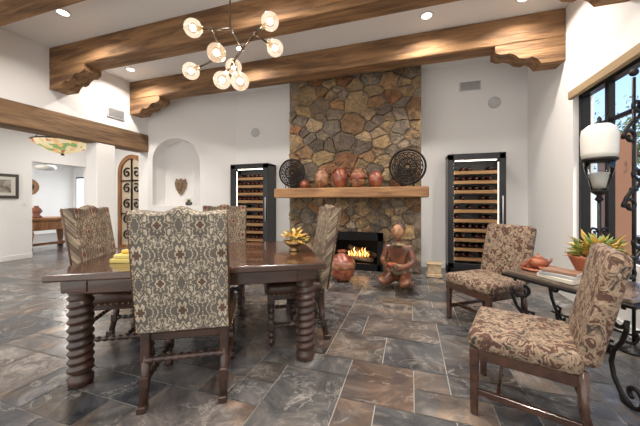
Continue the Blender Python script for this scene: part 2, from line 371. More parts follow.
def stones(x0,x1,z0,z1,plane,rmin,rmax,seed):
    r=random.Random(seed); pts=[]
    for t in range(6000):   # variable-radius packing
        R=rmin+(rmax-rmin)*r.random()**1.4; p=Vector((r.uniform(x0-.2,x1+.2),r.uniform(z0-.2,z1+.2)))
        if all(math.hypot((p.x-q.x)*.88,(p.y-q.y)*1.12)>(R+s)*.90 for q,s in pts): pts.append((p,R))
    for p,Rp in pts:
        if not(x0<p.x<x1 and z0<p.y<z1): continue
        poly=[Vector((x0,z0)),Vector((x1,z0)),Vector((x1,z1)),Vector((x0,z1))]
        for q,Rq in pts:
            if q is p or (q-p).length>1.2: continue
            n=(q-p); dd=n.length; f=.5+(Rp*Rp-Rq*Rq)/(2*dd*dd)
            n2=Vector((n.x*.78,n.y*1.28)); mid=p+n*min(.85,max(.15,f)); poly=clip(poly,n2,n2.dot(mid))
            if len(poly)<3: break
        if len(poly)<3: continue
        ins=[(ox0-p.x,Vector((1,0)),ox0),(p.x-ox1,Vector((-1,0)),-ox1),(p.y-oz1,Vector((0,-1)),-oz1)]
        best=max(ins,key=lambda t:t[0])
        if best[0]<=0: continue
        poly=clip(poly,best[1],best[2])
        if len(poly)<3: continue
        A=inset(poly,.006)
        if len(A)<3: continue
        Q=[]
        for i in range(len(A)):
            a,c=A[i],A[(i+1)%len(A)]; L_=(c-a).length
            if L_<.004: continue
            Q.append(a+(c-a)*min(.2,.010/max(L_,.01)))
            if L_>.09:
                e=(c-a).normalized(); nn=Vector((e.y,-e.x)); cen0=sum(A,Vector((0,0)))/len(A)
                if nn.dot(a-cen0)>0: nn=-nn
                for t in (.33,.66): Q.append(a+(c-a)*t+nn*r.uniform(-.004,.018))
            Q.append(a+(c-a)*(1-min(.2,.010/max(L_,.01))))
        if len(Q)<3: continue
        A=Q; cen=sum(A,Vector((0,0)))/len(A)
        th=r.uniform(.03,.065); n=len(A)
        tilt=Vector((r.uniform(-.12,.12),r.uniform(-.12,.12)))
        rings=[]
        for k,o in ((1,0),(.99,.75),(.95,.98),(.6,1)):
            rings.append([(cen.x+(a.x-cen.x)*k, min(plane-.005*o,plane-(th*o+tilt.dot(a-cen)*(1 if o>0 else 0)*k)-(r.uniform(-.008,.008) if 0<o else 0)), cen.y+(a.y-cen.y)*k) for a in A])
        vs=[v for R in rings for v in R]+[(cen.x,plane-th-r.uniform(-.008,.012),cen.y)]
        fs=[(a*n+i,a*n+(i+1)%n,(a+1)*n+(i+1)%n,(a+1)*n+i) for a in range(3) for i in range(n)]+[(3*n+i,3*n+(i+1)%n,4*n) for i in range(n)]
        c=r.choice(spal); kk=r.uniform(.72,1.15)
        b.add(vs,fs,STONE,False,col=tuple(v*kk for v in c))
stones(FX0,FX1,1.36,H,FY,.075,.21,5)
stones(FX0,FX1,0,1.36,FY,.06,.14,8)
chim=b.done('stone_fireplace')
b=B()
b.box(((FX0+FX1)/2-.01,FY-.27,1.36),(FX1-FX0+.22,.34,.17),MANT,.02,seg=2)
mantel=b.done('mantel_shelf')
b=B(); SOOT=M('soot',(.02,.018,.016),.9)
yb=YB-.04
b.box(((ox0+ox1)/2,yb-.02,oz1/2),(ox1-ox0-.03,.02,oz1-.02),SOOT)
b.box((ox0+.02,(FY+yb)/2,oz1/2),(.02,yb-FY-.04,oz1-.02),SOOT); b.box((ox1-.02,(FY+yb)/2,oz1/2),(.02,yb-FY-.04,oz1-.02),SOOT)
b.box(((ox0+ox1)/2,(FY+yb)/2,.012),(ox1-ox0-.03,yb-FY-.04,.02),SOOT)
for x0,x1,z0,z1 in ((ox0-.03,ox0+.07,0.002,oz1+.03),(ox1-.07,ox1+.03,0.002,oz1+.03),(ox0-.03,ox1+.03,oz1-.12,oz1+.03),(ox0,ox1,0.002,.12)):
    b.box(((x0+x1)/2,FY-.10,(z0+z1)/2),(x1-x0,.05,z1-z0),BLACK,.006)
for i in range(6): b.box(((ox0+ox1)/2,FY-.13,oz1-.1+i*.018),(ox1-ox0-.1,.008,.006),IRON)
FL=M('flame',(1,.4,.05),.5,emit=(1,.32,.05),es=2.4); FL2=M('flame_core',(1,.8,.3),.5,emit=(1,.6,.2),es=3.0)
LOG=M('log_bark',(.12,.06,.03),.9,col2=(.3,.2,.12),scale=15,bump=.6)
for k,(x,z,a) in enumerate(((-.92,.15,.1),(-.97,.20,-.15),(-.87,.26,.3))):
    m=Matrix.Translation((x,FY+.2+.06*k,z))@Matrix.Rotation(a,4,'Y')@Matrix.Rotation(pi/2,4,'Y')
    b.lathe([(.02,-.3),(.05,-.28),(.055,0),(.05,.26),(.02,.28)],LOG,mtx=m,seg=12)
for i in range(8):
    x=-1.1+i*.05; h=random.uniform(.07,.17)
    b.tube([(x,FY+.15,.2),(x+.015,FY+.15,.2+h*.4),(x-.01,FY+.15,.2+h*.75),(x+.01,FY+.15,.2+h)],[.012,.015,.009,.001],FL if i%2 else FL2,8)
b.done('fireplace_insert',parent=chim)
def vase(name,loc,h,r,mat,prof=None,handles=False,neck=.4,band=None):
    b=B(); P=prof or [(.45,0),(.62,.04),(.88,.25),(1,.5),(.93,.68),(.66,.84),(neck,.9),(neck,.95),(neck+.12,1),(neck+.02,1),(neck-.08,.93)]
    b.lathe([(p[0]*r,p[1]*h) for p in P],mat,seg=28)
    if band: b.lathe([(.94*r,.66*h),(1.0*r,.60*h),(1.02*r,.5*h),(1.0*r,.42*h)],band,seg=28)
    if handles:
        for s in (1,-1): b.tube([(s*r*.5,0,h*.93),(s*r*.95,0,h*.9),(s*r*1.12,0,h*.76),(s*r*.95,0,h*.62)],h*.035,mat,8)
    return b.done(name,loc)
MZ=1.447; MY=FY-.27
vase('ceramic_vase',(-1.83,MY,MZ),.15,.085,POTRED)
vase('ceramic_vase',(-1.50,MY,MZ),.34,.13,POTTAN,neck=.5)
vase('ceramic_vase',(-1.17,MY,MZ),.35,.13,POTRED,handles=True,neck=.55)
vase('ceramic_vase',(-.86,MY,MZ),.32,.13,POTTAN,handles=True,neck=.5,band=POTRED)
vase('ceramic_vase',(-.56,MY,MZ),.27,.125,POTRED,neck=.6)
def medallion(loc,R):
    b=B(); z=R+.05
    def ring(r,t,m=None): b.tube([(r*math.cos(2*pi*i/40),0,z+r*math.sin(2*pi*i/40)) for i in range(40)],t,IRON,6,closed=True)
    ring(R,.018); ring(R*.86,.009); ring(R*.5,.012); ring(R*.2,.012)
    for i in range(18):
        a=2*pi*i/18; c=(R*.68*math.cos(a),R*.68*math.sin(a))
        b.tube([(p[0],0,z+p[1]) for p in spiral(c,R*.16,R*.03,a,a+9,16)],.009,IRON,5)
    for i in range(12):
        a=2*pi*i/12; b.tube([(R*.1*math.cos(a),0,z+R*.1*math.sin(a)),(R*.5*math.cos(a),0,z+R*.5*math.sin(a))],.008,IRON,5)
        c=(R*.35*math.cos(a+.26),R*.35*math.sin(a+.26)); b.tube([(p[0],0,z+p[1]) for p in spiral(c,R*.1,R*.02,a,a+8,12)],.007,IRON,5)
    for s in (-1,1): b.tube([(s*.1,-.05,.008),(s*.1,-.06,.1),(s*.09,-.02,.14),(s*.09,.05,.02),(s*.09,.06,.008)],.008,IRON,6)
    b.tube([(-.1,.0,.1),(.1,.0,.1)],.008,IRON,6)
    return b.done('iron_medallion',loc)
VD2=M('dark_bronze',(.05,.045,.04),.5)
medallion((-2.10,FY-.22,MZ),.245); medallion((-.05,FY-.22,MZ),.28)
# ---------------------------------------------------------------- wine cabinets
SHELFGLOW=M('cabinet_added_glow',(.9,.9,1),.5,emit=(1,.88,.72),es=6)  # emissive strips added inside the cabinets to brighten the shelves
BOT=M('wine_bottle',(.02,.03,.02),.15); CAPS=M('bottle_foil',(.35,.05,.04),.35)
def cabinet(name,x0,x1,yf,z1,n,win=.1):
    b=B(); w=x1-x0; d=YB-.03-yf; t=.05
    INN=M(name+'_liner',(.10,.10,.105),.5)
    b.box((-w/2+t/2,0,z1/2),(t,d,z1),BLKCAB,.004); b.box((w/2-t/2,0,z1/2),(t,d,z1),BLKCAB,.004)
    b.box((0,0,z1-t/2),(w,d,t),BLKCAB,.004); b.box((0,0,.06),(w,d,.12),BLKCAB,.004)
    b.box((0,d/2-.01,z1/2),(w,.02,z1),INN)
    yd=-d/2-.015
    for s in (-1,1):
        b.box((s*(w/2-win/2),yd,z1/2+.04),(win,.03,z1-.1),BLKCAB,.004)
        b.box((s*(w/2-win-.004),-d/2+.03,z1/2),(.006,.01,z1-.3),SHELFGLOW)
    b.box((0,-d/2+.04,z1-.11),(w-2*win-.05,.02,.01),SHELFGLOW)
    b.box((0,yd,z1-.05),(w,.03,.1),BLKCAB,.004); b.box((0,yd,.13),(w,.03,.1),BLKCAB,.004)
    b.box((0,yd,z1/2),(w-2*win,.006,z1-.2),GLASS)
    b.tube([(w/2-.05,yd-.04,.8),(w/2-.05,yd-.04,1.3)],.01,VENT,8)
    for z in (.82,1.28): b.tube([(w/2-.05,yd-.04,z),(w/2-.05,yd,z)],.008,VENT,6)
    for i in range(n):
        z=.24+(z1-.42)*i/(n-.2)
        b.box((0,-d/2+.045,z),(w-2*win-.03,.02,.055),SHELF,.003)
        b.box((0,.02,z-.005),(w-2*win-.05,d-.1,.012),SHELF)
        k=int((w-2*win)/.1)
        for q in range(k):
            if random.random()<.75:
                m=Matrix.Translation((-w/2+win+.06+q*.1,.02,z+.065))@Matrix.Rotation(pi/2,4,'X')
                b.lathe([(.036,-.13),(.038,-.1),(.038,.04),(.015,.09)],BOT,mtx=m,seg=12)
                b.lathe([(.015,.09),(.0145,.13),(.012,.132)],CAPS,mtx=m,seg=10)
    return b.done(name,((x0+x1)/2,(yf+YB-.03)/2,0))
cabinet('wine_cabinet',.6,1.45,5.24,2.0,10,.09)
cabinet('wine_cabinet',-3.68,-2.78,5.24,2.0,10,.12)
# ---------------------------------------------------------------- dining table
TU=math.radians(11.8)+TH
tc_=W(-.94,2.48)
b=B(); tw,td=1.76,1.22
b.box((0,0,.735),(tw,td,.05),DARK,.012,seg=3)
for s in (-1,1):
    b.box((0,s*(td/2-.10),.66),(tw-.24,.035,.10),DARK,.004); b.box((s*(tw/2-.10),0,.66),(.035,td-.24,.10),DARK,.004)
def tw_(a,z): return -.014*(1+math.cos(a-2*pi*z/.052))*.5 if .1<z<.58 else 0
for sx in (-1,1):
    for sy in (-1,1):
        P=[(.05,0),(.068,.01),(.072,.05),(.055,.07),(.05,.09)]+[(.074,.1+i*.0065) for i in range(74)]+[(.055,.59),(.07,.61),(.06,.63)]
        b.lathe(P,DARKL,c=(sx*(tw/2-.13),sy*(td/2-.15),0),seg=28,tw=tw_)
        b.box((sx*(tw/2-.13),sy*(td/2-.15),.665),(.15,.15,.09),DARK,.006)
b.done('dining_table',tc_,TU)
# ---------------------------------------------------------------- chairs
def bobbin(b,p,q,r,mat,k=9,seg=10):
    p=Vector(p);q=Vector(q); L=(q-p).length; n=k*6
    z=(q-p).normalized(); m=Matrix.Translation(p)@z.to_track_quat('Z','Y').to_matrix().to_4x4()
    pr=[]
    for i in range(n+1):
        t=i/n; rr=r*(.62+.38*abs(math.sin(pi*k*t)))
        if t<.08 or t>.92: rr=r
        pr.append((rr,L*t))
    b.lathe(pr,mat,seg=seg,mtx=m)
def cushion(b,c,d,mat,mtx=None,bev=.035): b.box(c,d,mat,bev,mtx,seg=4,smooth=True)
BRASS=M('brass_nail',(.45,.3,.14),.3,metal=1)
def dining_chair(xc,zc,face,fab=FAB1):
    b=B(); w=.52
    lx=w/2-.04; ly=.22
    cushion(b,(0,.02,.46),(w,.5,.10),LEATH,bev=.04)
    b.box((0,.02,.40),(w-.03,.47,.05),DARKL,.006)
    for i in range(14): b.sphere((-w/2+.03+i*(w-.06)/13,.02+.252,.425),.007,BRASS,u=6,v=4)
    for s in (-1,1):
        for i in range(12): b.sphere((s*(w/2+.001),-.2+i*.04,.425),.007,BRASS,u=6,v=4)
    tilt=math.radians(9); mt=Matrix.Translation((0,-.225,.43))@Matrix.Rotation(tilt,4,'X')
    N=16; hh=.755
    pts=[(-w/2+.005,0.02),(w/2-.005,.02)]+[(w/2-.005-(w-.01)*i/N, hh-.025+.022*math.cos(4*pi*(i/N-.5))*(.5+.5*math.cos(2*pi*(i/N-.5)))) for i in range(N+1)]
    n=len(pts); cen=(0,hh/2)
    vs=[];rings=[(.975,-.045),(1,-.03),(1,.03),(.975,.045)]
    for k,y in rings:
        for p in pts: vs.append((p[0]*k,y,cen[1]+(p[1]-cen[1])*k))
    fs=[tuple(range(n))]+[tuple(reversed(range(3*n,4*n)))]+[(a*n+i,a*n+(i+1)%n,(a+1)*n+(i+1)%n,(a+1)*n+i) for a in range(3) for i in range(n)]
    b.add(vs,fs,fab,False,mt)
    for s in (-1,1):
        b.tube([mt@Vector((s*(w/2-.003),-.03,.02)),mt@Vector((s*(w/2-.003),-.03,hh-.02))],.006,LEATH,6)
        for i in range(18): b.sphere(mt@Vector((s*(w/2-.014),-.044,.04+i*.04)),.006,BRASS,u=6,v=4)
    for s in (-1,1):
        b.box((s*lx,ly,.40),(.055,.055,.10),DARKL,.005)
        bobbin(b,(s*lx,ly,.0),(s*lx,ly,.36),.028,DARKL,7)
        b.box((s*lx,-ly+.01,.36),(.05,.05,.2),DARKL,.005)
        b.tube([(s*lx,-ly+.01,.3),(s*lx,-ly-.0,.18),(s*lx,-ly-.04,.015)],[.026,.026,.024],DARKL,8)
        b.box((s*lx,-ly-.045,.02),(.05,.06,.04),DARKL,.006)
        bobbin(b,(s*lx,-ly,.15),(s*lx,ly,.15),.021,DARKL,9)
        b.box((s*lx,ly,.15),(.055,.055,.07),DARKL,.005); b.box((s*lx,-ly-.01,.15),(.05,.05,.07),DARKL,.005)
    bobbin(b,(-lx,.04,.15),(lx,.04,.15),.021,DARKL,9)
    bobbin(b,(-lx,-ly,.27),(lx,-ly,.27),.02,DARKL,9)
    bobbin(b,(-lx,ly,.27),(lx,ly,.27),.024,DARKL,9)
    return b.done('dining_chair',W(xc,zc),face)
dining_chair(-.855,1.93,TU)
dining_chair(-1.12,3.22,TU+pi,FAB2)
dining_chair(-.24,2.66,TU+pi/2,FAB2)
dining_chair(-1.60,2.42,TU-pi/2,FAB2)
def side_chair(xc,zc,face):
    b=B(); w=.52
    cushion(b,(0,.02,.42),(w,.5,.11),FABF,bev=.045)
    for p,q in (((-w/2+.03,.24),(w/2-.03,.24)),((-w/2+.03,-.2),(w/2-.03,-.2))):
        b.box(((p[0]+q[0])/2,p[1],.345),(w-.05,.03,.06),DARK,.004)
    for s in (-1,1):
        b.box((s*(w/2-.035),.02,.345),(.03,.46,.06),DARK,.004)
        b.box((s*(w/2-.035),.235,.19),(.048,.048,.38),DARK,.006,taper=.8)
        b.box((s*(w/2-.035),.0,.13),(.022,.45,.035),DARK,.004)
        b.tube([(s*(w/2-.035),-.22,.40),(s*(w/2-.035),-.225,.2),(s*(w/2-.035),-.28,.012)],[.03,.027,.022],DARK,4)
    b.box((0,.12,.13),(w-.08,.022,.03),DARK,.004)
    mt=Matrix.Translation((0,-.235,.40))@Matrix.Rotation(math.radians(12),4,'X')
    cushion(b,(0,0,.30),(w-.02,.085,.56),FABF,mt,bev=.04)
    return b.done('side_chair',W(xc,zc),face)
fd=math.atan2(.58,-.81)+TH-pi/2
side_chair(1.20,1.66,fd)
side_chair(1.63,2.80,math.atan2(-.35,-.94)+TH-pi/2)
# ---------------------------------------------------------------- chandelier
cc=W(-.73,2.3)
b=B()
CHB=M('aged_bronze',(.07,.05,.035),.35,metal=.8)
nodes={'h':(0,.13,0),'a':(-.13,.09,-.06),'b':(.09,.0,.05),'c':(-.09,-.02,.12),'d':(.21,.07,-.04),'e':(.03,-.13,.0),'t':(0,.33,0)}
gl=[('a',(-.276,.108,-.05)),('c',(-.36,-.163,.1)),('c',(-.065,-.124,-.12)),('e',(-.03,-.08,.2)),('e',(-.07,-.275,.02)),('e',(.11,-.335,-.1)),('d',(.334,.16,-.05)),('d',(.35,.03,.1))]
def gp(t): return W(t[0],t[2],t[1])
for a,c in (('h','a'),('h','b'),('a','c'),('b','d'),('b','e')):
    b.tube([gp(nodes[a]),gp(nodes[c])],.009,CHB,8)
b.tube([gp(nodes['h']),Vector((0,0,H-2.47))],.007,CHB,8)
for k in nodes:
    if k!='t': b.sphere(gp(nodes[k]),.015,CHB,u=10,v=6)
b.lathe([(.06,-.03),(.065,0)],CHB,c=(0,0,H-2.47),seg=20)
for a,p in gl:
    P=gp(p); Q=gp(nodes[a]); dr=(P-Q).normalized()
    b.tube([Q,P-dr*.06],.008,CHB,8); b.tube([P-dr*.08,P-dr*.03],.018,BRASS,10)
    b.sphere(P,.070,GLOBE,u=24,v=14); b.sphere(P,.024,BULB,u=10,v=8)
b.done('bubble_chandelier',(cc.x,cc.y,2.47))
ld=bpy.data.lights.new('ch','POINT'); ld.energy=14; ld.color=(1,.85,.65); ld.shadow_soft_size=.05
lo=bpy.data.objects.new('chandelier_lamp',ld); scene.collection.objects.link(lo); lo.location=(cc.x,cc.y,2.30)
# ---------------------------------------------------------------- items on table
b=B()
b.lathe([(.04,0),(.045,.01),(.025,.03),(.06,.05),(.10,.09),(.095,.09),(.05,.06),(.001,.05)],BRASS,seg=24)
for i in range(60):
    a=random.uniform(0,2*pi); r=random.uniform(.0,.1); z=.08+random.uniform(0,.11)*(1-r*5)
    m=Matrix.Translation((r*math.cos(a),r*math.sin(a),z))@Matrix.Rotation(a,4,'Z')@Matrix.Rotation(random.uniform(-.9,.5),4,'Y')
    b.add([(0,0,0),(.03,-.018,.006),(.065,0,0),(.03,.018,.006)],[(0,1,2,3)],LEAFG if i%4 else LEAFY,False,m)
b.done('flower_bowl',W(-.235,2.56,.76))
b=B(); YEL=M('yellow_paper',(.65,.52,.16),.6)
b.box((0,0,.015),(.17,.12,.03),YEL,.004); b.box((.01,0,.045),(.14,.11,.028),YEL,.004); b.box((0,0,.075),(.06,.05,.03),LEAFG,.01)
b.done('yellow_gift_box',W(-1.43,2.1,.76),.3)
vase('round_urn',(-1.0,4.25,0),.46,.2,POTRED,prof=[(.4,0),(.55,.02),(.9,.2),(1,.42),(.92,.63),(.6,.82),(.3,.9),(.28,.95),(.4,1),(.3,1),(.2,.94)],band=POTTAN)
b=B(); BEIGE=M('beige_stone',(.55,.42,.27),.8,col2=(.42,.31,.19),scale=14,bump=.4)
b.box((0,0,.03),(.24,.2,.06),BEIGE,.01); b.box((0,0,.13),(.2,.17,.14),BEIGE,.012); b.box((0,0,.215),(.24,.2,.03),BEIGE,.008)
b.done('stone_pedestal',(.36,4.92,0))
# ---------------------------------------------------------------- statue (kneeling figure)
SK=M('statue_glaze',(.19,.065,.026),.35,col2=(.07,.026,.015),scale=11,coat=.3)
FACE=M('statue_face',(.42,.22,.11),.5,col2=(.26,.12,.06),scale=14)
HAIR=M('statue_hair',(.04,.024,.018),.6,col2=(.09,.05,.03),scale=30)
CLO=M('statue_cloth',(.34,.27,.15),.6,col2=(.07,.065,.04),scale=26)
st=bpy.data.objects.new('kneeling_statue',None); scene.collection.objects.link(st)
V=[];E=[];R=[]
def sv(p,r,par=None):
    V.append(p);R.append(r); i=len(V)-1
    if par is not None: E.append((par,i))
    return i
pel=sv((0,.06,.2),.125); wa=sv((0,.03,.33),.10,pel); ch=sv((0,.01,.47),.125,wa); nb=sv((0,.01,.575),.06,ch); nk=sv((0,0,.65),.045,nb)
for s in (-1,1):
    sh=sv((s*.15,.01,.545),.055,ch); el=sv((s*.2,-.03,.36),.045,sh); wr=sv((s*.10,-.2,.31),.03,el); pm=sv((s*.06,-.235,.305),.028,wr)
    for k in range(4):
        y=-.255-.006*k; z=.325-.016*k
        f1=sv((s*.035,y-.012,z),.0085,pm); sv((s*.012,y-.018,z-.004),.007,f1)
    t1=sv((s*.065,-.25,.34),.009,wr); sv((s*.045,-.265,.36),.008,t1)
    hp=sv((s*.09,.02,.16),.09,pel); kn=sv((s*.15,-.26,.12),.075,hp); an=sv((s*.15,.08,.055),.042,kn); sv((s*.13,.2,.035),.03,an)
me=bpy.data.meshes.new('body'); me.from_pydata(V,E,[]); bo=bpy.data.objects.new('body',me); scene.collection.objects.link(bo); bo.parent=st
me.materials.append(SK)
md=bo.modifiers.new('sk','SKIN'); md.use_smooth_shade=True
for i,v in enumerate(me.skin_vertices[0].data): v.radius=(R[i],R[i]); v.use_root=(i==0)
bo.modifiers.new('ss','SUBSURF').levels=2; bo.modifiers['ss'].render_levels=2
b=B()
pr=[];nn=16;vs=[];fs=[];sg=24
for i in range(nn+1):
    ph=pi*i/nn; z=-math.cos(ph); r=math.sin(ph)
    for j in range(sg):
        a=2*pi*j/sg; x=r*math.cos(a); y=r*math.sin(a)
        wx=.078*(1-.22*max(0,-z)); X=x*wx; Y=y*.09; Z=z*.108
        if y<-.3:
            g=math.exp(-((x/.16)**2))
            Y-=.022*g*math.exp(-(((z+.12)/.2)**2))
            Y-=.010*math.exp(-((x/.3)**2))*math.exp(-(((z+.5)/.1)**2))
            Y-=.012*g*math.exp(-(((z+.8)/.15)**2))
            for e in (-.4,.4): Y+=.012*math.exp(-(((x-e)/.17)**2))*math.exp(-(((z-.05)/.13)**2))
        vs.append((X,Y,Z))
for i in range(nn):
    for j in range(sg): fs.append((i*sg+j,i*sg+(j+1)%sg,(i+1)*sg+(j+1)%sg,(i+1)*sg+j))
hm=Matrix.Translation((0,-.01,.755))
b.add(vs,fs,FACE,True,hm)
EYE=M('statue_eye',(.8,.78,.7),.3)
for s in (-1,1):
    b.sphere((s*.03,-.075,.762),.012,EYE,(1.2,.6,.7)); b.sphere((s*.03,-.083,.762),.006,HAIR,u=8,v=6)
    b.tube([(s*.015,-.09,.785),(s*.03,-.092,.79),(s*.048,-.082,.782)],.003,HAIR,5)
    b.tube([(s*.078,-.01,.78),(s*.092,.0,.775),(s*.09,.005,.745),(s*.076,-.005,.73)],.009,FACE,6)
    b.sphere((s*.085,-.01,.72),.012,BRASS,u=8,v=6)
b.tube([(-.022,-.088,.703),(0,-.099,.706),(.022,-.088,.703)],[.003,.006,.003],TERRA,6)
b.sphere((0,.02,.79),.088,HAIR,(1,1.03,1),u=20,v=12); b.sphere((0,.06,.875),.04,HAIR)
b.done('head',parent=st)
b=B()
b.lathe([(.13,.19),(.165,.22),(.15,.3),(.13,.33)],CLO,c=(0,.05,0),seg=24)
b.lathe([(.07,.575),(.085,.57),(.08,.6),(.06,.605)],CLO,c=(0,.005,0),seg=20)
b.lathe([(.03,0),(.035,.005),(.06,.05),(.055,.052),(.03,.02),(.001,.018)],TERRA,c=(0,-.27,.33),seg=20)
b.done('cloth_and_bowl',parent=st)
st.location=(-.16,4.05,.02); st.rotation_euler=(0,0,-.25); st.scale=(1.05,1.05,1.02)
# ---------------------------------------------------------------- iron side table
b=B(); TT=M('table_top_stone',(.12,.09,.07),.18,col2=(.24,.19,.15),scale=7,coat=.5)
b.box((0,0,.625),(.78,.52,.03),TT,.008,seg=2); b.box((0,0,.60),(.82,.56,.025),IRON,.006)
for sx in (-1,1):
    for sy in (-1,1):
        m=Matrix.Translation((sx*.33,sy*.22,0))@Matrix.Rotation(math.atan2(sy*.5,sx*.85),4,'Z')
        pts=spiral((-.05,.50),.025,.075,-4.5,pi*.0,26)
        pts+=[(.02,.44),(-.01,.36),(-.07,.28),(-.09,.2),(-.07,.12),(-.02,.055),(.05,.022)]
        pts+=spiral((.07,.09),.07,.02,-pi/2,4.2,24)
        b.tube([(p[0],0,p[1]) for p in pts],.013,IRON,8,mtx=m)
        pts=spiral((-.16,.27),.015,.06,-3.0,1.0,18)+[(-.08,.33)]
        b.tube([(p[0],0,p[1]) for p in pts],.010,IRON,6,mtx=m)
        b.tube([(-.0,0,.56),(.0,0,.60)],.012,IRON,6,mtx=m)
        b.tube([(-.02,0,.042),(.0,0,.012),(.05,0,.012)],.012,IRON,6,mtx=m)
for sy in (-1,1): b.tube([(x,sy*.16+ (.03*math.sin(x*9)),.28) for x in [i*.05-.28 for i in range(12)]],.008,IRON,6)
stc=W(1.91,2.08); sa=math.atan2(-.71,.25)+TH
b.done('iron_side_table',stc,sa)
b=B()
b.lathe([(.10,0),(.125,.008),(.12,.016),(.05,.014)],TERRA,seg=24)
b.lathe([(.035,.016),(.06,.03),(.075,.06),(.06,.09),(.03,.1),(.034,.103),(.02,.115),(.008,.12),(.012,.13),(.001,.137)],TERRA,seg=24)
b.tube([(.07,0,.05),(.1,0,.06),(.12,0,.09)],[.014,.01,.008],TERRA,8); b.tube([(-.06,0,.085),(-.1,0,.085),(-.105,0,.05),(-.07,0,.04)],.006,TERRA,8)
for a in (1.3,2.5,4.2,5.2):
    b.lathe([(.018,.016),(.028,.045),(.025,.045),(.015,.02)],POTRED,c=(.095*math.cos(a),.095*math.sin(a),0),seg=12)
b.done('terracotta_tea_set',W(1.80,2.34,.642),.4)
b=B(); BK=[M('book_cream',(.6,.55,.45),.6),M('book_grey',(.35,.36,.36),.6),M('book_brown',(.25,.13,.08),.5)]
for i,(w,d,h) in enumerate(((.24,.17,.028),(.22,.16,.022),(.2,.14,.02))):
    m=Matrix.Rotation(.15*i-.1,4,'Z'); z=sum((.028,.022,.02)[:i])
    b.box((0,0,z+h/2),(w,d,h),BK[i],.003,m); b.box((.004,0,z+h/2),(w,d-.01,h-.008),BK[0],0,m)
b.done('book_stack',W(1.74,2.04,.642),sa)
b=B()
b.lathe([(.07,0),(.09,.005),(.12,.06),(.15,.13),(.16,.155),(.165,.17),(.155,.17),(.14,.15),(.001,.145)],TERRA,seg=28)
for i in range(220):
    a=random.uniform(0,2*pi); r=random.uniform(0,.12); el=random.uniform(-.2,1.3); l=random.uniform(.05,.11)
    m=Matrix.Translation((r*math.cos(a),r*math.sin(a),.15+random.uniform(0,.11)))@Matrix.Rotation(a+random.uniform(-.6,.6),4,'Z')@Matrix.Rotation(-el,4,'Y')
    b.add([(0,0,0),(l*.4,-l*.2,.01),(l,0,0),(l*.4,l*.2,.01)],[(0,1,2),(0,2,3)],LEAFY if i%5<3 else LEAFG,False,m)
b.done('potted_succulents',W(1.99,2.04,.642))
# standing lantern on iron post
b=B(); SH=M('frosted_shade',(.74,.72,.66),.4)
L0=W(2.30,2.34)
b.lathe([(.09,0),(.09,.015),(.04,.035),(.015,.06)],IRON,seg=24)
b.tube([(0,0,.04),(0,0,1.24)],.013,IRON,8)
for q in (1,-1): b.tube([(q*p[0],0,p[1]) for p in spiral((.05,.95),.01,.04,-4,pi,16)],.010,IRON,6)
b.lathe([(.01,1.2),(.03,1.22),(.015,1.25),(.05,1.28),(.055,1.3)],IRON,seg=20)
b.lathe([(.05,1.30),(.062,1.36),(.09,1.46),(.10,1.53)],LGLASS,seg=24)
b.lathe([(.04,1.31),(.05,1.37),(.06,1.44),(.001,1.45)],SH,seg=16)
b.lathe([(.10,1.53),(.118,1.545),(.11,1.56)],IRON,seg=24)
b.lathe([(.108,1.56),(.115,1.60),(.118,1.74),(.11,1.80),(.07,1.835),(.03,1.84)],SH,seg=28)
b.lathe([(.035,1.835),(.03,1.85),(.012,1.87),(.014,1.89),(.001,1.91)],IRON,seg=16)
b.done('lantern_floor_lamp',L0,TH)
# tall wrought-iron scroll stand: slim post carrying stacked bold S-scrolls
b=B(); ISB=M('iron_scroll_black',(.012,.011,.011),.4,metal=.5)
def scr(pts,r=.016): b.tube([(p[0],0,p[1]) for p in pts],r,ISB,8)
scr([(0,.02),(0,2.2)],.012); b.sphere((0,0,2.24),.03,ISB)
b.lathe([(.10,0),(.10,.014),(.03,.03),(.014,.05)],ISB,seg=24)
for z0 in (.75,1.30,1.85):
    up=spiral((.035,z0+.13),.012,.062,-7.0,.2,34); dn=spiral((-.035,z0-.13),.062,.012,pi+.2,pi-7.0,34)
    scr(up+[(.07,z0+.07),(.03,z0+.02),(-.03,z0-.02),(-.07,z0-.07)]+dn,.015)
    scr([(-.02,z0),(.02,z0)],.02)
b.done('wrought_iron_scroll_stand',W(2.52,2.28),TH+.1)
# ---------------------------------------------------------------- niche objects
b=B()
MASK=M('carved_mask',(.16,.1,.06),.6,col2=(.28,.18,.1),scale=25,bump=.4)
po=[(-.09,.15),(-.12,.05),(-.1,-.05),(-.04,-.16),(0,-.19),(.04,-.16),(.1,-.05),(.12,.05),(.09,.15),(.04,.12),(0,.16),(-.04,.12)]
po=[(a*1.15,c*1.15) for a,c in po]
b.prism(po,'y',-.03,.0,MASK); b.prism([(-.02,.06),(.02,.06),(.03,-.06),(-.03,-.06)],'y',-.06,-.03,MASK)
for s in (-1,1): b.sphere((s*.05,-.035,.05),.02,VD2,(1,.5,.6))
b.sphere((0,-.035,-.1),.03,VD2,(1,.4,.4))
ang=math.atan2(dv.y,dv.x)
b.done('carved_mask',D(uc-.04,dp-.002,1.58),ang)
b=B()
b.lathe([(.04,0),(.07,.02),(.075,.07),(.06,.08),(.001,.07)],VD2,seg=20)
for i in range(36):
    a=random.uniform(0,2*pi); el=random.uniform(.2,1.3); l=random.uniform(.08,.14)
    m=Matrix.Translation((0,0,.06))@Matrix.Rotation(a,4,'Z')@Matrix.Rotation(-el,4,'Y')
    b.add([(0,-.008,0),(0,.008,0),(l*.5,.012,.01),(l,0,-.01),(l*.5,-.012,.01)],[(0,1,2,3,4)],LEAFY,False,m)
b.done('potted_agave',D(uc+.2,.2,zb))
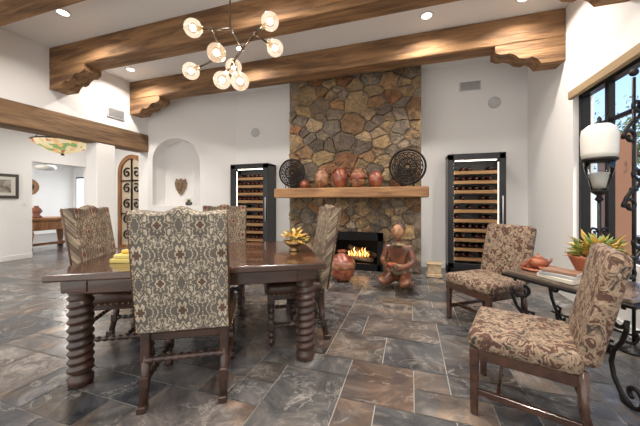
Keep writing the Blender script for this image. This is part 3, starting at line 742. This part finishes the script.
# ---------------------------------------------------------------- hall objects
ORG=M('door_wood',(.34,.15,.055),.45,col2=(.2,.085,.03),scale=6,stretch=(2,2,.3)); PANE=M('door_pane',(.55,.45,.33),.3)
b=B(); w=.46; zs2=1.95
arcp=lambda r:[(r*math.cos(pi*i/20),zs2+r*math.sin(pi*i/20)) for i in range(21)]
outer=[(w,0)]+arcp(w)+[(-w,0)]; inner=[(w-.1,0.1)]+arcp(w-.1)+[(-w+.1,.1)]
vs=[(p[0],y,p[1]) for y in (-.06,0) for q in (outer,inner) for p in q]; n=len(outer)
fs=[]
for i in range(n):
    j=(i+1)%n
    fs+= [(i,j,n+j,n+i),(2*n+i,3*n+i,3*n+j,2*n+j),(i,2*n+i,2*n+j,j),(n+i,n+j,3*n+j,3*n+i)]
b.add(vs,fs,ORG); b.prism(inner,'y',-.015,-.005,PANE)
for s in (-1,1):
    for z in (.35,.75,1.15,1.55,1.95):
        b.tube([(s*p[0]+0,-.04,p[1]) for p in spiral((.16,z),.13,.02,pi/2+.6,-6,24)],.018,IRON,6)
b.tube([(0,-.04,.1),(0,-.04,2.3)],.02,IRON,6)
for z in (.9,1.75): b.tube([(-.35,-.04,z),(.35,-.04,z)],.018,IRON,6)
b.done('arched_iron_door',(-6.8,5.495,0))
b=B()
b.box((0,0,0),(.03,.62,.5),VD2,.006); b.box((.018,0,0),(.006,.5,.38),M('art_mat',(.6,.58,.52),.8)); b.box((.022,0,0),(.006,.36,.26),M('art_print',(.12,.1,.09),.6,col2=(.4,.36,.3),scale=9))
b.done('framed_picture',(XH+.016,3.42,1.52))
b=B(); b.box((0,0,0),(.012,.07,.11),TRIM,.004); b.box((.008,0,0),(.006,.02,.04),VENT,.002)
b.done('light_switch',(XH+.006,3.82,1.15))
m,nt,bs=newmat('stained_glass'); N=nt.nodes; L=nt.links
vo=N.new('ShaderNodeTexVoronoi'); vo.inputs['Scale'].default_value=14; tcn=N.new('ShaderNodeTexCoord'); L.new(tcn.outputs['Object'],vo.inputs['Vector'])
sp=N.new('ShaderNodeSeparateXYZ'); L.new(vo.outputs['Color'],sp.inputs[0])
cc2=ramp(nt,sp.outputs[0],[(0,(.75,.6,.35)),(.3,(.7,.62,.4)),(.5,(.25,.36,.12)),(.6,(.75,.45,.2)),(.75,(.7,.6,.4)),(.9,(.5,.12,.05))],True)
L.new(cc2,bs.inputs['Base Color']); L.new(cc2,bs.inputs['Emission Color']); bs.inputs['Emission Strength'].default_value=.45
b=B(); b.lathe([(.02,-.22),(.12,-.205),(.25,-.15),(.36,-.08),(.42,-.02),(.43,.0),(.42,.0),(.3,-.09)],m,seg=32)
b.lathe([(.43,-.01),(.44,.0),(.43,.012)],IRON,seg=32)
b.lathe([(.03,-.25),(.02,-.22)],IRON,seg=12)
for i in range(3):
    a=2*pi*i/3; b.tube([(.4*math.cos(a),.4*math.sin(a),0),(.05*math.cos(a),.05*math.sin(a),.46)],.006,IRON,6)
b.lathe([(.1,.44),(.1,.46)],IRON,seg=20)
b.done('stained_glass_ceiling_lamp',(-6.19,3.59,2.32))
b=B()
b.box((0,0,.77),(.9,1.3,.07),ORG,.015)
b.box((0,0,.62),(.8,1.2,.24),ORG,.01)
for s in (-.36,0,.36):
    b.box((.402,s,.62),(.012,.32,.17),ORG,.006); b.sphere((.415,s,.62),.018,BRASS,u=8,v=6)
for sx in (-1,1):
    for sy in (-1,1):
        b.lathe([(.05,0),(.08,.03),(.05,.1),(.07,.3),(.09,.42),(.06,.52)],ORG,c=(sx*.32,sy*.5,0),seg=16)
b.box((0,0,.12),(.1,1.0,.06),ORG,.01)
b.done('carved_desk',(-9.0,4.85,0))
b=B(); b.lathe([(.1,0),(.12,.02),(.06,.08),(.12,.16),(.08,.24),(.04,.27),(.05,.3)],POTRED,seg=20); b.done('ceramic_jar',(-8.9,4.6,.806))
b=B(); b.lathe([(.001,0),(.3,0),(.3,.02),(.22,.03),(.001,.02)],ORG,mtx=Matrix.Rotation(pi/2,4,'Y'),seg=28); b.lathe([(.001,.02),(.15,.035),(.001,.045)],IRON,mtx=Matrix.Rotation(pi/2,4,'Y'),seg=20)
b.done('round_wall_plaque',(-13.2,6.6,1.75))
b=B(); b.tube([(0,0,0),(0,0,-.45)],.01,IRON,6); b.lathe([(.05,-.62),(.2,-.6),(.26,-.52),(.2,-.46),(.03,-.44)],SH,seg=24); b.lathe([(.06,-.02),(.06,0)],IRON,seg=16)
b.done('pendant_lamp',(-10.6,5.7,2.78))
b=B(); b.box((0,0,0),(1.5,.02,1.9),BLACK,.004)
for s in (-.37,.37): b.box((s,-.012,0),(.66,.006,1.78),M('daylight_pane%d'%(s>0),(.8,.85,.9),.3,emit=(.85,.93,1),es=1.1))
b.done('window_2',(-12.2,7.985,1.25))
# ---------------------------------------------------------------- outside
boxobj('patio_ground',XR+.2,22,-6,14,-.2,-.05,M('ground_desert',(.42,.36,.28),.9,col2=(.3,.27,.2),scale=2))
RUST=M('stucco_tan',(.30,.15,.09),.9,bump=.2)
boxobj('patio_pillar',3.9,4.3,7.3,7.8,-.05,2.6,RUST,.02)
boxobj('garden_wall',9,9.3,-2,14,-.05,1.7,RUST,.02)
LG=M('tree_leaf',(.06,.12,.03),.7,col2=(.15,.2,.06),scale=3); BKK=M('tree_bark',(.12,.085,.06),.9)
def tree(x,y,h,seed):
    r=random.Random(seed); b=B()
    b.tube([(0,0,-.05),(.1,0,h*.3),(-.05,.1,h*.55)],[.13,.1,.06],BKK,8)
    tips=[]
    for i in range(9):
        a=r.uniform(0,6.28); z0=h*r.uniform(.35,.55); t=Vector((math.cos(a)*h*.3,math.sin(a)*h*.3,h*r.uniform(.6,.95)))
        b.tube([(0,0.05,z0),t*.5+Vector((0,0,z0*.4)),t],[.05,.03,.01],BKK,6); tips.append(t)
    for i in range(2600):
        t=r.choice(tips); p=t+Vector((r.gauss(0,1),r.gauss(0,1),r.gauss(0,.8)))*h*.11
        q=Vector((r.gauss(0,1),r.gauss(0,1),r.gauss(0,1))).normalized()*.09; s2=q.orthogonal().normalized()*.05
        b.add([p,p+q*.5+s2,p+q,p+q*.5-s2],[(0,1,2,3)],LG)
    b.done('tree',(x,y,0))
tree(5.6,8.6,3.8,1); tree(7.5,7.6,3.4,2); tree(6.6,5.0,3.0,3)
# ---------------------------------------------------------------- world + camera
w=bpy.data.worlds.new('w'); scene.world=w; w.use_nodes=True; nt=w.node_tree; N=nt.nodes; L=nt.links
bg=N['Background']; tcn=N.new('ShaderNodeTexCoord'); sp=N.new('ShaderNodeSeparateXYZ'); L.new(tcn.outputs['Generated'],sp.inputs[0])
blue=ramp(nt,sp.outputs[2],[(0,(.55,.70,.92)),(.5,(.17,.38,.80))])
haze=ramp(nt,sp.outputs[2],[(0,(1.0,.96,.90)),(.7,(.80,.82,.87))])
side=ramp(nt,mathn(nt,'ADD',mathn(nt,'MULTIPLY',sp.outputs[1],-.5),.5),[(.5,(0,0,0)),(.75,(1,1,1))])
L.new(mixc(nt,side,blue,haze),bg.inputs[0]); bg.inputs[1].default_value=1.4
sd=bpy.data.lights.new('sun','SUN'); sd.energy=2.2; sd.angle=.02; sd.color=(1,.95,.88)
so=bpy.data.objects.new('sun',sd); scene.collection.objects.link(so); so.rotation_euler=(math.radians(35),0,math.radians(20)); so.location=(0,0,10)
cd=bpy.data.cameras.new('cam'); cam=bpy.data.objects.new('camera',cd); scene.collection.objects.link(cam); scene.camera=cam
cd.sensor_width=36; cd.lens=284/640*36; cd.shift_y=-11/640; cd.clip_start=.05
cam.location=(0,0,1.2); cam.rotation_euler=(pi/2,0,TH)
scene.view_settings.view_transform='Standard'
scene.view_settings.exposure=.42
